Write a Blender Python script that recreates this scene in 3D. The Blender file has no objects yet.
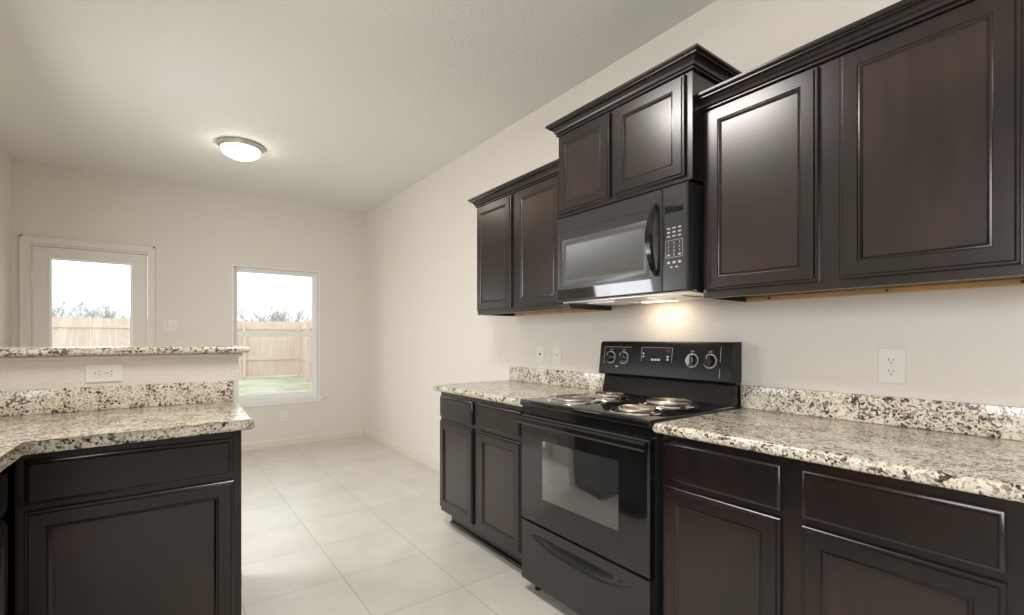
import bpy, bmesh, math, random
from mathutils import Vector, Matrix

# ------------------------------------------------------------------ camera, world, lights, exposure
SC = bpy.context.scene
COL = SC.collection
PI = math.pi
F_PX, YAW, HOR, D, EYE = 472.58, 0.6374, 338.26, 2.0642, 1.2152
B, H, L, RY = 5.84, 2.765, -3.105, -6.5         # back wall, ceiling, left wall, rear wall
WX = -0.02                                      # the range wall's plane

cd = bpy.data.cameras.new('camera'); cam = bpy.data.objects.new('camera', cd); COL.objects.link(cam)
cd.sensor_fit = 'HORIZONTAL'; cd.sensor_width = 36.0
cd.lens = F_PX / 1024 * 36.0
cd.shift_y = (HOR - 307.5) / 1024
cd.clip_start = 0.02; cd.clip_end = 400
cam.location = (-D, 0, EYE); cam.rotation_euler = (PI / 2, 0, -YAW)
SC.camera = cam

W = bpy.data.worlds.new('overcast'); SC.world = W; W.use_nodes = True
bg = W.node_tree.nodes['Background']
bg.inputs[0].default_value = (0.96, 0.98, 1.0, 1); bg.inputs[1].default_value = 1.85

SC.view_settings.view_transform = 'Standard'; SC.view_settings.look = 'None'
SC.view_settings.gamma = 1.0; SC.view_settings.use_curve_mapping = False
SC.view_settings.exposure = 0.14
SC.cycles.max_bounces = 10; SC.cycles.diffuse_bounces = 6; SC.cycles.glossy_bounces = 4
SC.cycles.transparent_max_bounces = 8
SC.cycles.use_denoising = True
SC.cycles.sample_clamp_indirect = 6.0
SC.cycles.caustics_reflective = False; SC.cycles.caustics_refractive = False


def area(name, loc, rot, sx, sy, power, color=(1, 1, 1)):
    ld = bpy.data.lights.new(name, 'AREA'); ld.shape = 'RECTANGLE'; ld.size = sx; ld.size_y = sy
    ld.energy = power; ld.color = color
    o = bpy.data.objects.new(name, ld); COL.objects.link(o); o.location = loc; o.rotation_euler = rot
    return o


# daylight entering by the dining window of the left wall, out of frame
area('daylight_dining_window', (L + 0.03, 3.52, 1.32), (0, -PI / 2 + 0.28, 0), 1.25, 0.80, 30, (0.95, 0.97, 1.0))
area('added_left_fill', (L + 0.03, -0.7, 1.65), (0, -PI / 2 + 0.1, 0), 0.95, 1.5, 46, (0.97, 0.98, 1.0))  # added fill at an unseen left-wall opening, placed to brighten the range wall
# the kitchen's ceiling fixture (its housing is built below)
area('kitchen_ceiling_lamp', (-1.55, 1.62, H - 0.095), (0, 0, 0), 0.26, 0.62, 25, (1.0, 0.95, 0.90))
# lamp under the microwave hood
area('hood_lamp', (-0.12, 1.43, 1.388), (0, math.radians(-15), 0), 0.06, 0.20, 0.65, (1.0, 0.80, 0.58))


# ------------------------------------------------------------------ materials
def mat(name, base=(0.5, 0.5, 0.5), rough=0.5, metal=0.0, coat=0.0, coat_rough=0.1, emit=None, estr=0.0, ior=1.5, spec=0.5):
    m = bpy.data.materials.new(name); m.use_nodes = True
    nt = m.node_tree; b = nt.nodes['Principled BSDF']
    b.inputs['Base Color'].default_value = (*base, 1); b.inputs['Roughness'].default_value = rough
    b.inputs['Metallic'].default_value = metal; b.inputs['Coat Weight'].default_value = coat
    b.inputs['Coat Roughness'].default_value = coat_rough; b.inputs['IOR'].default_value = ior
    b.inputs['Specular IOR Level'].default_value = spec
    if emit:
        b.inputs['Emission Color'].default_value = (*emit, 1); b.inputs['Emission Strength'].default_value = estr
    return m, nt, b


def N(nt, t, **kw):
    n = nt.nodes.new(t)
    for k, v in kw.items():
        if k in n.inputs: n.inputs[k].default_value = v
        else: setattr(n, k, v)
    return n


def coords(nt, scale=(1, 1, 1), space='Object'):
    t = N(nt, 'ShaderNodeTexCoord'); m = N(nt, 'ShaderNodeMapping'); m.inputs['Scale'].default_value = scale
    nt.links.new(t.outputs[space], m.inputs[0]); return m.outputs[0]


def ramp(nt, fac, stops, interp='LINEAR'):
    r = N(nt, 'ShaderNodeValToRGB'); r.color_ramp.interpolation = interp
    e = r.color_ramp.elements
    while len(e) < len(stops): e.new(0.5)
    for el, (p, c) in zip(e, stops): el.position = p; el.color = (*c, 1)
    nt.links.new(fac, r.inputs[0]); return r.outputs[0]


def mix(nt, fac, a, b, mode='MIX'):
    x = N(nt, 'ShaderNodeMix', data_type='RGBA', blend_type=mode)
    for i, v in ((0, fac), (6, a), (7, b)):
        if hasattr(v, 'links') or isinstance(v, bpy.types.NodeSocket): nt.links.new(v, x.inputs[i])
        elif isinstance(v, (int, float)): x.inputs[i].default_value = v
        else: x.inputs[i].default_value = (*v, 1)
    return x.outputs[2]


def bump(nt, b, h, strength, dist):
    n = N(nt, 'ShaderNodeBump'); n.inputs['Strength'].default_value = strength; n.inputs['Distance'].default_value = dist
    nt.links.new(h, n.inputs['Height']); nt.links.new(n.outputs[0], b.inputs['Normal'])


def paint(name, base, rough, tex, strength):
    m, nt, b = mat(name, base, rough)
    n = N(nt, 'ShaderNodeTexNoise'); n.inputs['Scale'].default_value = tex; n.inputs['Detail'].default_value = 2
    nt.links.new(coords(nt), n.inputs[0])
    r = ramp(nt, n.outputs[0], [(0.42, (0, 0, 0)), (0.62, (1, 1, 1))])
    bump(nt, b, r, strength, 0.002)
    return m


M = {}
M['wall'] = paint('wall_paint_beige', (0.73, 0.685, 0.625), 0.75, 95, 0.35)
M['ceiling'] = paint('ceiling_paint', (0.74, 0.73, 0.70), 0.85, 60, 0.3)
M['trim'] = mat('white_trim_paint', (0.74, 0.71, 0.66), 0.38)[0]
M['base_trim'] = mat('baseboard_paint', (0.72, 0.66, 0.585), 0.4)[0]
M['vinyl'] = mat('white_vinyl', (0.88, 0.88, 0.87), 0.35)[0]
M['plastic'] = mat('white_plastic', (0.78, 0.75, 0.69), 0.32)[0]
M['slot'] = mat('dark_slot', (0.05, 0.045, 0.04), 0.6)[0]

# espresso stained wood
def wood(name, c0, c1, rough, coat):
    m, nt, b = mat(name, c0, rough, coat=coat, coat_rough=0.24)
    n = N(nt, 'ShaderNodeTexNoise'); n.inputs['Scale'].default_value = 9; n.inputs['Detail'].default_value = 5
    nt.links.new(coords(nt, (3, 3, 0.45)), n.inputs[0])
    n2 = N(nt, 'ShaderNodeTexNoise'); n2.inputs['Scale'].default_value = 3.2; n2.inputs['Detail'].default_value = 3
    nt.links.new(coords(nt, (1, 1, 1)), n2.inputs[0])
    a = ramp(nt, n.outputs[0], [(0.3, c0), (0.75, c1)])
    r = ramp(nt, n2.outputs[0], [(0.45, c0), (0.7, (c1[0] * 1.7, c1[1] * 1.0, c1[2] * 0.95))])
    nt.links.new(mix(nt, 0.45, a, r), b.inputs['Base Color'])
    bump(nt, b, n.outputs[0], 0.05, 0.001)
    return m

M['wood'] = wood('espresso_wood', (0.0060, 0.0040, 0.0032), (0.019, 0.0108, 0.0076), 0.27, 0.30)
M['wood_panel'] = wood('espresso_wood_panel', (0.0085, 0.0054, 0.0042), (0.031, 0.0182, 0.0122), 0.26, 0.45)
M['raw'] = wood('raw_maple', (0.62, 0.42, 0.20), (0.72, 0.52, 0.28), 0.6, 0.0)

# granite
m, nt, b = mat('granite', (0.6, 0.55, 0.46), 0.20, coat=0.12, coat_rough=0.08)
co = coords(nt)
wv = N(nt, 'ShaderNodeTexNoise'); wv.inputs['Scale'].default_value = 30; wv.inputs['Detail'].default_value = 2
nt.links.new(co, wv.inputs[0])
warp = mix(nt, 0.016, co, wv.outputs[1], 'ADD')
v1 = N(nt, 'ShaderNodeTexVoronoi'); v1.inputs['Scale'].default_value = 132; nt.links.new(warp, v1.inputs[0])
v2 = N(nt, 'ShaderNodeTexVoronoi'); v2.inputs['Scale'].default_value = 190; nt.links.new(warp, v2.inputs[0])
big = N(nt, 'ShaderNodeTexNoise'); big.inputs['Scale'].default_value = 16; big.inputs['Detail'].default_value = 4; nt.links.new(co, big.inputs[0])
sep1 = N(nt, 'ShaderNodeSeparateColor'); nt.links.new(v1.outputs['Color'], sep1.inputs[0])
sep2 = N(nt, 'ShaderNodeSeparateColor'); nt.links.new(v2.outputs['Color'], sep2.inputs[0])
basec = ramp(nt, sep1.outputs[0], [(0.0, (0.70, 0.645, 0.53)), (0.45, (0.60, 0.53, 0.41)), (0.7, (0.77, 0.73, 0.64)), (1.0, (0.47, 0.39, 0.27))], 'CONSTANT')
basec = mix(nt, 0.35, basec, ramp(nt, big.outputs[0], [(0.35, (0.74, 0.69, 0.59)), (0.65, (0.52, 0.44, 0.32))]))
add = N(nt, 'ShaderNodeMath', operation='MULTIPLY'); nt.links.new(sep1.outputs[1], add.inputs[0])
bb = ramp(nt, big.outputs[0], [(0.38, (0.55,) * 3), (0.62, (1.0,) * 3)]); nt.links.new(bb, add.inputs[1])
dark = ramp(nt, add.outputs[0], [(0.60, (0,) * 3), (0.63, (1,) * 3)])
dcol = ramp(nt, sep1.outputs[2], [(0.3, (0.035, 0.030, 0.027)), (0.65, (0.09, 0.075, 0.06)), (0.95, (0.25, 0.20, 0.14))])
c = mix(nt, dark, basec, dcol)
gr = ramp(nt, sep2.outputs[1], [(0.72, (0,) * 3), (0.75, (0.7,) * 3)])
c = mix(nt, gr, c, (0.20, 0.165, 0.13))
nt.links.new(c, b.inputs['Base Color'])
M['granite'] = m

# floor tile 445 mm grid, joint lines at x=-1.325 and y=2.446
m, nt, b = mat('floor_tile', (0.62, 0.58, 0.51), 0.3, spec=0.5)
tc = N(nt, 'ShaderNodeTexCoord'); mp = N(nt, 'ShaderNodeMapping'); nt.links.new(tc.outputs['Object'], mp.inputs[0])
T = 0.445
mp.inputs['Location'].default_value = (1.325 + 20 * T, -2.446 + 20 * T, 0)
br = N(nt, 'ShaderNodeTexBrick'); br.offset = 0.0; br.squash = 1.0
br.inputs['Scale'].default_value = 1.0; br.inputs['Brick Width'].default_value = T; br.inputs['Row Height'].default_value = T
br.inputs['Mortar Size'].default_value = 0.0028; br.inputs['Mortar Smooth'].default_value = 0.1; br.inputs['Bias'].default_value = 0
br.inputs['Color1'].default_value = (0.68, 0.655, 0.60, 1); br.inputs['Color2'].default_value = (0.64, 0.615, 0.56, 1)
br.inputs['Mortar'].default_value = (0.49, 0.465, 0.42, 1)
nt.links.new(mp.outputs[0], br.inputs[0])
n = N(nt, 'ShaderNodeTexNoise'); n.inputs['Scale'].default_value = 4; n.inputs['Detail'].default_value = 4; n.inputs['Roughness'].default_value = 0.55
nt.links.new(mp.outputs[0], n.inputs[0])
mott = ramp(nt, n.outputs[0], [(0.3, (0.91, 0.91, 0.91)), (0.7, (1.05, 1.05, 1.04))])
nt.links.new(mix(nt, 1.0, br.outputs[0], mott, 'MULTIPLY'), b.inputs['Base Color'])
inv = N(nt, 'ShaderNodeMath', operation='SUBTRACT'); inv.inputs[0].default_value = 1; nt.links.new(br.outputs[1], inv.inputs[1])
bump(nt, b, inv.outputs[0], 0.5, 0.002)
M['tile'] = m

M['black'] = mat('black_enamel', (0.007, 0.007, 0.007), 0.08)[0]
M['panel_black'] = mat('black_panel', (0.007, 0.007, 0.008), 0.38, spec=0.3)[0]
M['black_matte'] = mat('black_matte', (0.012, 0.012, 0.012), 0.45)[0]
M['black_satin'] = mat('black_satin_steel', (0.020, 0.020, 0.019), 0.30, coat=0.35, coat_rough=0.2)[0]
M['oven_glass'] = mat('oven_black_glass', (0.008, 0.008, 0.008), 0.05, coat=0.6, coat_rough=0.03)[0]
M['oven_window'] = mat('oven_window_glass', (0.03, 0.03, 0.03), 0.03, coat=1.0, coat_rough=0.02, ior=2.1)[0]
M['mw_window'] = mat('microwave_window_glass', (0.060, 0.060, 0.054), 0.32, coat=0.4, coat_rough=0.25)[0]
M['chrome'] = mat('chrome', (0.75, 0.73, 0.70), 0.12, metal=1.0)[0]
M['coil'] = mat('coil_element', (0.60, 0.55, 0.50), 0.34, metal=1.0)[0]
M['steel'] = mat('brushed_steel', (0.66, 0.63, 0.58), 0.28, metal=1.0)[0]
M['nickel'] = mat('brushed_nickel', (0.66, 0.61, 0.54), 0.32, metal=1.0)[0]
M['mark'] = mat('white_marking', (0.60, 0.60, 0.58), 0.5)[0]
M['key_mark'] = mat('grey_key_marking', (0.42, 0.42, 0.41), 0.5)[0]
M['knob_face'] = mat('knob_ring_marking', (0.45, 0.43, 0.42), 0.35)[0]
M['display'] = mat('dark_display', (0.006, 0.006, 0.010), 0.35, spec=0.12)[0]
M['red_digit'] = mat('red_digit', (0.10, 0.01, 0.01), 0.4, emit=(1, 0.16, 0.08), estr=0.35)[0]
M['dome'] = mat('lit_frosted_glass', (0.9, 0.88, 0.84), 0.35, emit=(1.0, 0.89, 0.76), estr=15.0)[0]
M['diffuser'] = mat('lit_diffuser', (0.9, 0.9, 0.88), 0.4, emit=(1.0, 0.95, 0.90), estr=9.0)[0]
M['hood_lens'] = mat('hood_lamp_lens', (0.9, 0.88, 0.84), 0.4, emit=(1.0, 0.8, 0.55), estr=2.0)[0]
M['bark'] = mat('grey_bark', (0.45, 0.44, 0.43), 0.9)[0]

m = bpy.data.materials.new('window_glass'); m.use_nodes = True; nt = m.node_tree; nt.nodes.clear()
o_ = nt.nodes.new('ShaderNodeOutputMaterial'); tr = nt.nodes.new('ShaderNodeBsdfTransparent'); gl = nt.nodes.new('ShaderNodeBsdfGlossy')
gl.inputs['Roughness'].default_value = 0.0; tr.inputs[0].default_value = (0.97, 0.98, 0.98, 1)
fr = nt.nodes.new('ShaderNodeFresnel'); fr.inputs[0].default_value = 1.15
mx = nt.nodes.new('ShaderNodeMixShader'); nt.links.new(fr.outputs[0], mx.inputs[0]); nt.links.new(tr.outputs[0], mx.inputs[1])
nt.links.new(gl.outputs[0], mx.inputs[2]); nt.links.new(mx.outputs[0], o_.inputs[0])
M['glass'] = m

m, nt, b = mat('fence_pine', (0.6, 0.45, 0.32), 0.8)
n = N(nt, 'ShaderNodeTexNoise'); n.inputs['Scale'].default_value = 4; n.inputs['Detail'].default_value = 5
nt.links.new(coords(nt, (7, 7, 0.5)), n.inputs[0])
nt.links.new(ramp(nt, n.outputs[0], [(0.3, (0.65, 0.53, 0.45)), (0.7, (0.76, 0.645, 0.555))]), b.inputs['Base Color'])
M['fence'] = m
m, nt, b = mat('lawn_grass', (0.3, 0.4, 0.2), 0.95)
n = N(nt, 'ShaderNodeTexNoise'); n.inputs['Scale'].default_value = 1.3; n.inputs['Detail'].default_value = 8
nt.links.new(coords(nt), n.inputs[0])
nt.links.new(ramp(nt, n.outputs[0], [(0.35, (0.36, 0.42, 0.27)), (0.68, (0.60, 0.58, 0.47))]), b.inputs['Base Color'])
M['lawn'] = m


# ------------------------------------------------------------------ mesh helpers (everything is drawn in world coordinates)
def box(bm, x0, x1, y0, y1, z0, z1, bev=0.0, seg=2):
    g = bmesh.ops.create_cube(bm, size=1.0)
    for v in g['verts']:
        v.co = Vector(((x0 + x1) / 2 + v.co.x * (x1 - x0), (y0 + y1) / 2 + v.co.y * (y1 - y0), (z0 + z1) / 2 + v.co.z * (z1 - z0)))
    if bev > 0:
        es = list({e for v in g['verts'] for e in v.link_edges})
        bmesh.ops.bevel(bm, geom=es, offset=bev, segments=seg, profile=0.5, affect='EDGES')


def mesh_box(*a, **k):
    bm = bmesh.new(); box(bm, *a, **k); return bm


def rings(bm, P, u0, u1, v0, v1, seq, cap=True, back=True):
    """Nested rectangular rings: seq holds (inset, height above the plane)."""
    prev = None; first = None
    for ins, hgt in seq:
        q = [bm.verts.new(P(u, v, hgt)) for u, v in ((u0 + ins, v0 + ins), (u1 - ins, v0 + ins), (u1 - ins, v1 - ins), (u0 + ins, v1 - ins))]
        if prev:
            for i in range(4): bm.faces.new((prev[i], prev[(i + 1) % 4], q[(i + 1) % 4], q[i]))
        else: first = q
        prev = q
    if cap: bm.faces.new(prev)
    if back: bm.faces.new(first[::-1])


def prism(bm, P, pts, n0, n1):
    """Extrude the outline pts (u,v) from n0 to n1."""
    a = [bm.verts.new(P(u, v, n0)) for u, v in pts]; b = [bm.verts.new(P(u, v, n1)) for u, v in pts]
    bm.faces.new(a[::-1]); bm.faces.new(b)
    for i in range(len(pts)):
        j = (i + 1) % len(pts); bm.faces.new((a[i], a[j], b[j], b[i]))


def rrect(u0, u1, v0, v1, r, n=5):
    out = []
    for cx, cy, a0 in ((u1 - r, v1 - r, 0), (u0 + r, v1 - r, 90), (u0 + r, v0 + r, 180), (u1 - r, v0 + r, 270)):
        for i in range(n + 1):
            a = math.radians(a0 + 90 * i / n); out.append((cx + r * math.cos(a), cy + r * math.sin(a)))
    return out


def circ(cu, cv, r, n=24):
    return [(cu + r * math.cos(2 * PI * i / n), cv + r * math.sin(2 * PI * i / n)) for i in range(n)]


def tube(bm, pts, r, n=8, closed=False):
    pts = [Vector(p) for p in pts]; rs = r if isinstance(r, (list, tuple)) else [r] * len(pts)
    loops = []; up = Vector((0, 0, 1)); last = None
    for i, p in enumerate(pts):
        if closed: d = pts[(i + 1) % len(pts)] - pts[i - 1]
        else: d = pts[min(i + 1, len(pts) - 1)] - pts[max(i - 1, 0)]
        d.normalize()
        ref = last if last is not None else (Vector((1, 0, 0)) if abs(d.z) > 0.9 else up)
        a = ref - d * ref.dot(d)
        if a.length < 1e-5: a = Vector((1, 0, 0)) - d * d.x
        a.normalize(); last = a; b_ = d.cross(a)
        loops.append([bm.verts.new(p + (a * math.cos(2 * PI * k / n) + b_ * math.sin(2 * PI * k / n)) * rs[i]) for k in range(n)])
    m_ = len(loops)
    for i in range(m_ if closed else m_ - 1):
        A, B_ = loops[i], loops[(i + 1) % m_]
        for k in range(n): bm.faces.new((A[k], A[(k + 1) % n], B_[(k + 1) % n], B_[k]))
    if not closed: bm.faces.new(loops[0][::-1]); bm.faces.new(loops[-1])


def lathe(bm, P, prof, n=40, cap0=False, cap1=False):
    """Revolve (radius, height) about the axis given by P(u,v,n) with u,v in the circle plane."""
    loops = []
    for r, h in prof:
        if r < 1e-6: loops.append([bm.verts.new(P(0, 0, h))])
        else: loops.append([bm.verts.new(P(r * math.cos(2 * PI * k / n), r * math.sin(2 * PI * k / n), h)) for k in range(n)])
    for A, B_ in zip(loops, loops[1:]):
        for k in range(n):
            k2 = (k + 1) % n
            if len(A) == 1 and len(B_) == 1: continue
            if len(A) == 1: bm.faces.new((A[0], B_[k2], B_[k]))
            elif len(B_) == 1: bm.faces.new((A[k], A[k2], B_[0]))
            else: bm.faces.new((A[k], A[k2], B_[k2], B_[k]))
    if cap0 and len(loops[0]) > 1: bm.faces.new(loops[0][::-1])
    if cap1 and len(loops[-1]) > 1: bm.faces.new(loops[-1])


def slab(poly, z0, z1, r=0.0165):
    """Countertop outline extruded, with rounded top and bottom edges."""
    bm = bmesh.new()
    lo = [bm.verts.new((x, y, z0)) for x, y in poly]; hi = [bm.verts.new((x, y, z1)) for x, y in poly]
    bm.faces.new(lo[::-1]); bm.faces.new(hi)
    n = len(poly)
    for i in range(n): bm.faces.new((lo[i], lo[(i + 1) % n], hi[(i + 1) % n], hi[i]))
    bm.edges.ensure_lookup_table()
    es = [e for e in bm.edges if abs(e.verts[0].co.z - e.verts[1].co.z) < 1e-6]
    bmesh.ops.bevel(bm, geom=es, offset=r, segments=4, profile=0.5, affect='EDGES')
    return bm


def sweep(bm, path, prof, outs):
    """Moulding: at each path corner (x,y) the profile (out,z) is laid along that corner's outward mitre vector."""
    loops = []
    for (x, y), (ox, oy) in zip(path, outs):
        loops.append([bm.verts.new((x + ox * o, y + oy * o, z)) for o, z in prof])
    k = len(prof)
    for A, B_ in zip(loops, loops[1:]):
        for i in range(k): bm.faces.new((A[i], A[(i + 1) % k], B_[(i + 1) % k], B_[i]))
    bm.faces.new(loops[0][::-1]); bm.faces.new(loops[-1])


ORIG = {}


def origin_of(o):
    while o.parent is not None: o = o.parent
    return Vector(o.location)


def obj(name, bm, material, parent=None, smooth=True, origin=None, label=None):
    bmesh.ops.recalc_face_normals(bm, faces=bm.faces[:])
    off = origin_of(parent) if parent else Vector(origin or (0, 0, 0))
    bmesh.ops.translate(bm, vec=-off, verts=bm.verts[:])
    me = bpy.data.meshes.new(name); bm.to_mesh(me); bm.free()
    if smooth:
        for p in me.polygons: p.use_smooth = True
        me.set_sharp_from_angle(angle=math.radians(32))
    me.materials.append(M[material])
    o = bpy.data.objects.new(name, me); COL.objects.link(o)
    if parent: o.parent = parent
    else: o.location = off
    if label: o['label'] = label
    return o


def tag(o, label, cat, group=None, kind=None):
    o['label'] = label; o['category'] = cat
    if group: o['group'] = group
    if kind: o['kind'] = kind
    return o


def thing(name, label, cat, loc, group=None, kind=None):
    o = bpy.data.objects.new(name, None); COL.objects.link(o); o.location = loc; o.empty_display_size = 0.1
    return tag(o, label, cat, group, kind)


def struct(name, bm, material, label, cat, parent=None, smooth=False):
    o = obj(name, bm, material, parent, smooth)
    if parent is None: tag(o, label, cat, kind='structure')
    return o


def copy_tree(o, delta, parent=None):
    c = o.copy(); COL.objects.link(c)
    if parent is None: c.location = Vector(o.location) + Vector(delta)
    else: c.parent = parent
    for ch in [k for k in COL.objects if k.parent == o]: copy_tree(ch, delta, c)
    return c


def text_mesh(bm, s, P, cu, cv, size, n):
    cu_ = bpy.data.curves.new('t', 'FONT'); cu_.body = s; cu_.size = size; cu_.align_x = 'CENTER'; cu_.align_y = 'CENTER'
    to = bpy.data.objects.new('t', cu_); COL.objects.link(to)
    me = bpy.data.meshes.new_from_object(to)
    vs = [bm.verts.new(P(cu + v.co.x, cv + v.co.y, n)) for v in me.vertices]
    for p in me.polygons:
        try: bm.faces.new([vs[i] for i in p.vertices])
        except ValueError: pass
    bpy.data.objects.remove(to); bpy.data.curves.remove(cu_); bpy.data.meshes.remove(me)


# planes: u runs to the right as one faces the surface, v up, n towards the viewer
def face_right(x0, y0=0.0):            # surfaces that look to -x (the range wall); u = -y
    return lambda u, v, n: Vector((x0 - n, y0 - u, v))


def face_back(y0):                     # surfaces that look to -y; u = x
    return lambda u, v, n: Vector((u, y0 - n, v))


def face_left(x0):                     # surfaces that look to +x; u = y
    return lambda u, v, n: Vector((x0 + n, u, v))


# ------------------------------------------------------------------ room shell
TH = 0.14
bm = bmesh.new(); box(bm, L - TH, TH, RY - TH, B + TH, -0.12, 0.0)
struct('floor', bm, 'tile', 'beige square ceramic tile floor running to the back wall', 'floor')
bm = bmesh.new(); box(bm, L - TH, TH, RY - TH, B + TH, H, H + 0.15)
struct('ceiling', bm, 'ceiling', 'off-white textured ceiling over the whole room', 'ceiling')
bm = bmesh.new(); box(bm, WX, TH, RY - TH, B + TH, 0, H)
struct('wall_right', bm, 'wall', 'long beige textured wall behind the range and cabinets', 'wall')

DX0, DX1, DZ = -3.003, -2.160, 2.052      # door rough opening
WX0, WX1, WZ0, WZ1 = -1.450, -0.580, 0.535, 1.99
bm = bmesh.new()
for a in ((L - TH, DX0, 0, H), (DX0, DX1, DZ, H), (DX1, WX0, 0, H), (WX0, WX1, 0, WZ0), (WX0, WX1, WZ1, H), (WX1, WX, 0, H)):
    box(bm, a[0], a[1], B, B + TH, a[2], a[3])
struct('wall_back', bm, 'wall', 'beige wall at the far end holding the glass door and window', 'wall')


def wall_with_openings(name, axis, c0, c1, s0, s1, ops, label):
    bm = bmesh.new(); cur = s0
    def b_(a, b2, z0, z1):
        if axis == 'x': box(bm, c0, c1, a, b2, z0, z1)
        else: box(bm, a, b2, c0, c1, z0, z1)
    for (a, b2, z0, z1) in ops:
        b_(cur, a, 0, H); b_(a, b2, 0, z0); b_(a, b2, z1, H); cur = b2
    b_(cur, s1, 0, H)
    struct(name, bm, 'wall', label, 'wall')


wall_with_openings('wall_left', 'x', L - TH, L, RY, B, [(-1.5, 0.1, 1.15, 2.15), (3.09, 3.95, 0.65, 2.0)], 'beige side wall at the left edge beside the glass door')
struct('wall_rear', mesh_box(L - TH, TH, RY - TH, RY, 0, H), 'wall', 'beige wall behind the camera', 'wall')


def simple_window(name, P, u0, u1, v0, v1, label, split=None):
    r = thing(name, label, 'window', P((u0 + u1) / 2, v0, 0), kind='structure')
    bm = bmesh.new()
    f = 0.032
    def bar(a, b2, c, d, n0=-0.075, n1=-0.035):
        prism(bm, P, [(a, c), (b2, c), (b2, d), (a, d)], n0, n1)
    bar(u0 + .001, u0 + f, v0 + .001, v1 - .001); bar(u1 - f, u1 - .001, v0 + .001, v1 - .001)
    bar(u0 + f, u1 - f, v0 + .001, v0 + f); bar(u0 + f, u1 - f, v1 - f, v1 - .001)
    obj('window_frame', bm, 'vinyl', r, smooth=False)
    bm = bmesh.new(); prism(bm, P, [(u0 + f, v0 + f), (u1 - f, v0 + f), (u1 - f, v1 - f), (u0 + f, v1 - f)], -0.060, -0.056)
    obj('glass_pane', bm, 'glass', r, smooth=False)
    return r


simple_window('window_2', face_left(L), 3.09, 3.95, 0.65, 2.0, 'white framed window in the left wall of the dining end')
simple_window('added_window_3', face_left(L), -1.5, 0.1, 1.15, 2.15, 'added unseen white framed window in the left wall, placed for fill light')  # added window out of view, positioned for the fill light it brings

# baseboards
def base_prof(h=0.085, t=0.014): return [(0.0005, 0.0005), (t, 0.0005), (t, h - 0.02), (t - .004, h - .008), (0.006, h), (0.0005, h)]
bm = bmesh.new(); sweep(bm, [(DX1 + 0.03, B), (WX - 0.001, B)], base_prof(), [(0, -1), (-1, -1)]); struct('baseboard_back', bm, 'base_trim', 'low white baseboard along the far wall', 'baseboard')
bm = bmesh.new(); sweep(bm, [(WX, B - 0.001), (WX, 2.74)], base_prof(), [(-1, -1), (-1, 0)]); struct('baseboard_right', bm, 'base_trim', 'low white baseboard along the range wall past the cabinets', 'baseboard')
bm = bmesh.new(); sweep(bm, [(L, B), (L, 2.78)], base_prof(), [(1, -1), (1, 0)]); struct('baseboard_left', bm, 'base_trim', 'low baseboard along the left wall', 'baseboard')

# ------------------------------------------------------------------ door_1: full-lite back door
P = face_back(B)
r = thing('door_1', 'white back door with one tall glass pane at the far left', 'door', (-2.58, B, 0), kind='structure')
bm = bmesh.new()
def casing(bm, x0, x1, z0, z1):
    prism(bm, P, [(x0, z0), (x1, z0), (x1, z1), (x0, z1)], 0.001, 0.013)
cw = 0.058; ox0, ox1, oz = -3.056, -2.120, 2.112
casing(bm, ox0, ox0 + cw, 0, oz - cw); casing(bm, ox1 - cw, ox1, 0, oz - cw); casing(bm, ox0, ox1, oz - cw, oz)
for a in ((ox0 - .0, ox0 + .014, 0, oz), (ox1 - .014, ox1, 0, oz), (ox0, ox1, oz - .014, oz)):
    prism(bm, P, [(a[0], a[2]), (a[1], a[2]), (a[1], a[3]), (a[0], a[3])], 0.013, 0.019)
obj('door_casing', bm, 'trim', r)
bm = bmesh.new()
for a in ((DX0 + .001, DX0 + .018, 0, DZ - .001), (DX1 - .018, DX1 - .001, 0, DZ - .001), (DX0 + .018, DX1 - .018, DZ - .018, DZ - .001)):
    prism(bm, P, [(a[0], a[2]), (a[1], a[2]), (a[1], a[3]), (a[0], a[3])], -0.13, 0.0005)
obj('door_jamb', bm, 'trim', r)
bm = bmesh.new()
sx0, sx1, sz1 = DX0 + 0.021, DX1 - 0.021, DZ - 0.022
gx0, gx1, gz0, gz1 = -2.862, -2.306, 0.28, 1.925
for a in ((sx0, gx0, .012, sz1), (gx1, sx1, .012, sz1), (gx0, gx1, .012, gz0), (gx0, gx1, gz1, sz1)):
    prism(bm, P, [(a[0], a[2]), (a[1], a[2]), (a[1], a[3]), (a[0], a[3])], -0.055, -0.012)
leaf = obj('door_leaf', bm, 'trim', r)
bm = bmesh.new()
rings(bm, P, gx0 - .016, gx1 + .016, gz0 - .016, gz1 + .016, [(0, -.012), (0, -.006), (.004, -.002), (.014, -.004), (.020, -.012), (.020, -.03)], cap=False, back=False)
obj('glazing_bead', bm, 'vinyl', leaf)
bm = bmesh.new(); prism(bm, P, [(gx0, gz0), (gx1, gz0), (gx1, gz1), (gx0, gz1)], -.036, -.031)
obj('glass_pane', bm, 'glass', leaf, smooth=False)
for z in (1.76, 1.02, 0.25):
    bm = bmesh.new(); tube(bm, [(DX0 + .019, B - .006, z - .045), (DX0 + .019, B - .006, z + .045)], 0.007, 10)
    prism(bm, P, [(DX0 + .002, z - .043), (DX0 + .036, z - .043), (DX0 + .036, z + .043), (DX0 + .002, z + .043)], 0.0007, 0.003)
    obj('hinge', bm, 'plastic', leaf)
bm = bmesh.new()
PK = lambda u, v, n: Vector((-2.225 + u, B + .012 - n, 0.93 + v))
lathe(bm, PK, [(.030, 0), (.030, .006), (.012, .010), (.012, .035), (.026, .045), (.029, .058), (.02, .068), (0, .07)], 20, cap0=True)
obj('door_knob', bm, 'nickel', leaf)

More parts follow.
